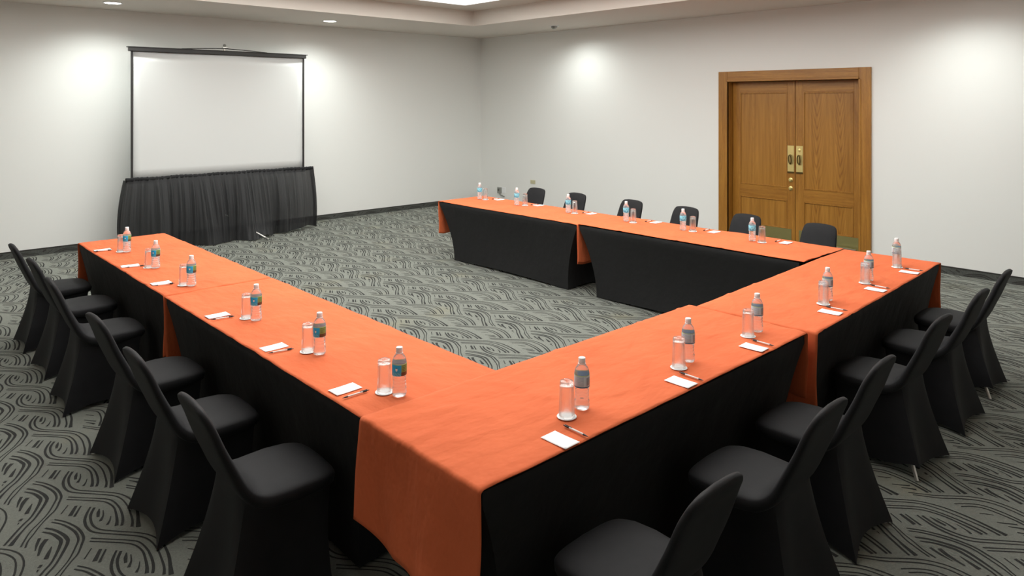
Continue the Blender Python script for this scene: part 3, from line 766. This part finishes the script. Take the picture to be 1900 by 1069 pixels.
PEN = [[[(1.576,7.052),(1.712,7.010)],[(1.606,6.197),(1.735,6.169)],[(1.592,5.444),(1.725,5.427)],[(1.593,4.363),(1.726,4.344)],[(1.597,3.585),(1.728,3.560)],[(1.596,2.819),(1.732,2.818)]],
       [[(2.106,1.965),(2.102,1.830)],[(2.922,1.969),(2.918,1.834)],[(3.612,1.972),(3.606,1.838)],[(4.569,1.985),(4.577,1.852)],[(5.338,2.002),(5.338,1.868)],[(6.065,2.019),(6.075,1.888)]],
       [[(6.310,7.195),(6.445,7.200)],[(6.318,6.465),(6.452,6.46)],[(6.300,5.585),(6.435,5.59)],[(6.310,4.690),(6.443,4.69)],[(6.303,3.967),(6.437,3.971)],[(6.294,3.205),(6.430,3.205)]]]
ZT_ = TH+.0115
def make_bottle(cyan=False):
    root = empty('water_bottle')
    r = .0325
    prof = [(.0005,.004),(.022,.002),(.029,.004),(r-.001,.010),(r,.018),(r-.0005,.026),(r-.0032,.030),(r-.0005,.034),(r-.001,.040),(r-.0040,.044),(r-.0015,.048),(r-.002,.054),(r-.0052,.058),(r-.0025,.062),(r-.0025,.068),(r-.0055,.072),(r-.0025,.076),(r-.002,.082),(r-.0045,.086),(r-.002,.090),(r-.001,.095),(r,.098),(r,.152),(r-.001,.158),(r-.004,.168),(.0245,.178),(.018,.186),(.0135,.191),(.0125,.194),(.0125,.199)]
    sharp(MB().lathe(prof, 32).build('bottle_body', M['water'], root), 60)
    MB().lathe([(r+.0004,.0975),(r+.0006,.098),(r+.0006,.1485),(r+.0004,.149)], 40, cap0=False, cap1=False).build('label', M['label_cyan' if cyan else 'label'], root, True)
    sharp(MB().lathe([(.0145,.1955),(.0150,.197),(.0150,.2145),(.0138,.217),(.0005,.2172)], 28).build('cap', M['cap'], root), 50)
    sharp(MB().lathe([(.0145,.190),(.0165,.191),(.0165,.193),(.0145,.194)], 28, cap0=False, cap1=False).build('neck_ring', M['cap'], root), 50)
    return root
def make_glass():
    # upturned highball: rim below, thick base on top
    prof = [(.0322,0),(.0334,0),(.0337,.001),(.0332,.02),(.0314,.075),(.0296,.128),(.0290,.140),(.0268,.1455),(.020,.1475),(.0005,.1465),(.0004,.1300),(.020,.1300),(.0262,.1285),(.0280,.122),(.0301,.075),(.0319,.02)]
    n = 32; rings = [[(rr*math.cos(2*math.pi*j/n), rr*math.sin(2*math.pi*j/n), z) for j in range(n)] for rr, z in prof]
    m = MB(); m.rings(rings+[rings[0]], False, False)
    o = m.build('drinking_glass', M['glass'], None, True)
    bm = bmesh.new(); bm.from_mesh(o.data); bmesh.ops.remove_doubles(bm, verts=bm.verts, dist=.0002); bmesh.ops.recalc_face_normals(bm, faces=bm.faces); bm.to_mesh(o.data); bm.free()
    return o
def make_coaster():
    o = MB().lathe([(.0005,0),(.0405,0),(.0412,.0008),(.0405,.0016),(.0005,.0016)], 40).build('coaster', M['coaster']); return sharp(o)
def make_card():
    V = []; Fc = []; n = 10
    for i in range(n+1):
        for j in range(7): V.append((-.065+.13*i/n, -.041+.082*j/6, .0012+.0010*(2*i/n-1)**2))
    for i in range(n):
        for j in range(6): a = i*7+j; Fc.append((a, a+7, a+8, a+1))
    o = link('note_card', V, Fc, M['paper'], None, True); s = o.modifiers.new('thickness', 'SOLIDIFY'); s.thickness = .0014; s.offset = -1
    return o
def make_pen():
    root = empty('pen')
    def seg(a, b, r0, r1, nm, m):
        k = MB().rings([[(x, rr*math.cos(2*math.pi*j/14), .0055+rr*math.sin(2*math.pi*j/14)) for j in range(14)] for x, rr in ((a, r0*.9), (a+.001, r0), (b-.001, r1), (b, r1*.9))])
        return sharp(k.build(nm, m, root))
    seg(-.035, .040, .0042, .0042, 'barrel', M['pen_clear']); seg(.040, .056, .0042, .0030, 'grip', M['pen_black']); seg(.056, .068, .0024, .0006, 'tip', M['pen_black'])
    seg(-.058, -.035, .0045, .0044, 'end_sleeve', M['pen_black']); seg(-.068, -.058, .0022, .0022, 'push_button', M['pen_black'])
    MB().box(-.060, -.022, -.0012, .0012, .0098, .0118).build('clip', M['pen_black'], root, bevel=.0004, seg=1)
    return root
protoB = make_bottle(); protoC = make_bottle(True); protoG = make_glass(); protoK = make_coaster(); protoN = make_card(); protoP = make_pen()
def put(proto, loc, rz, label, cat, group):
    o = proto if proto.name not in used else copy_tree(proto)
    used[proto.name] = 1; used[o.name] = 1
    o.location = loc; o.rotation_euler = (0, 0, rz)
    return tag(o, label, cat, group)
ROW = ['left row', 'near row', 'door-side row']
ENDS = [('at the far end of the left row', 'at the near end of the left row', '%s setting from the far end of the left row'),
        ('at the left end of the near row', 'at the right end of the near row', '%s setting from the left in the near row'),
        ('at the far end of the door-side row', 'at the near end of the door-side row', '%s setting from the far end of the door-side row')]
rnd = random.Random(3)
for rI in range(3):
    for i in range(6):
        e = ENDS[rI]; w = e[0] if i == 0 else e[1] if i == 5 else e[2] % ORD[i]
        rz0 = a2 if (rI == 1 and i >= 3) else 0
        zl = ZT_ + (.0085 if (rI == 1 and i < 3) else .0075 if (rI == 2 and i > 2) else 0)   # cloths that overlap their neighbour lie a little higher
        b = BOT[rI][i]; view = math.atan2(-b[1], -b[0])         # direction bottle -> viewer side of the room
        front = [.22, .70, .14][rI] + rnd.uniform(-.03,.03)      # which part of the label faces the camera side
        rz = view - (front-.5)*2*math.pi
        put(protoC if rI == 2 else protoB, (b[0], b[1], zl), rz, ('cyan-labelled water bottle, ' if rI == 2 else 'blue-labelled water bottle, ')+w, 'water bottle', 'water bottles on the '+ROW[rI])
        k = CO[rI][i]
        put(protoK, (k[0], k[1], zl-.0005), 0, 'round white paper coaster, '+w, 'coaster', 'paper coasters on the '+ROW[rI])
        put(protoG, (k[0], k[1], zl+.0013), rnd.uniform(0,1), 'upturned clear glass, '+w, 'glass', 'upturned glasses on the '+ROW[rI])
        k = CARD[rI][i]
        put(protoN, (k[0], k[1], zl-.001), (0 if rI != 1 else H)+rz0+rnd.uniform(-.05,.05)+(-.08 if rI == 0 and i == 1 else 0), 'white note card, '+w, 'note card', 'note cards on the '+ROW[rI])
        A, B_ = PEN[rI][i]
        if rI == 0: A, B_ = B_, A
        if rI == 2: pass
        put(protoP, ((A[0]+B_[0])/2, (A[1]+B_[1])/2, zl-.001), math.atan2(B_[1]-A[1], B_[0]-A[0]), 'black-ended clear pen, '+w, 'pen', 'pens on the '+ROW[rI])
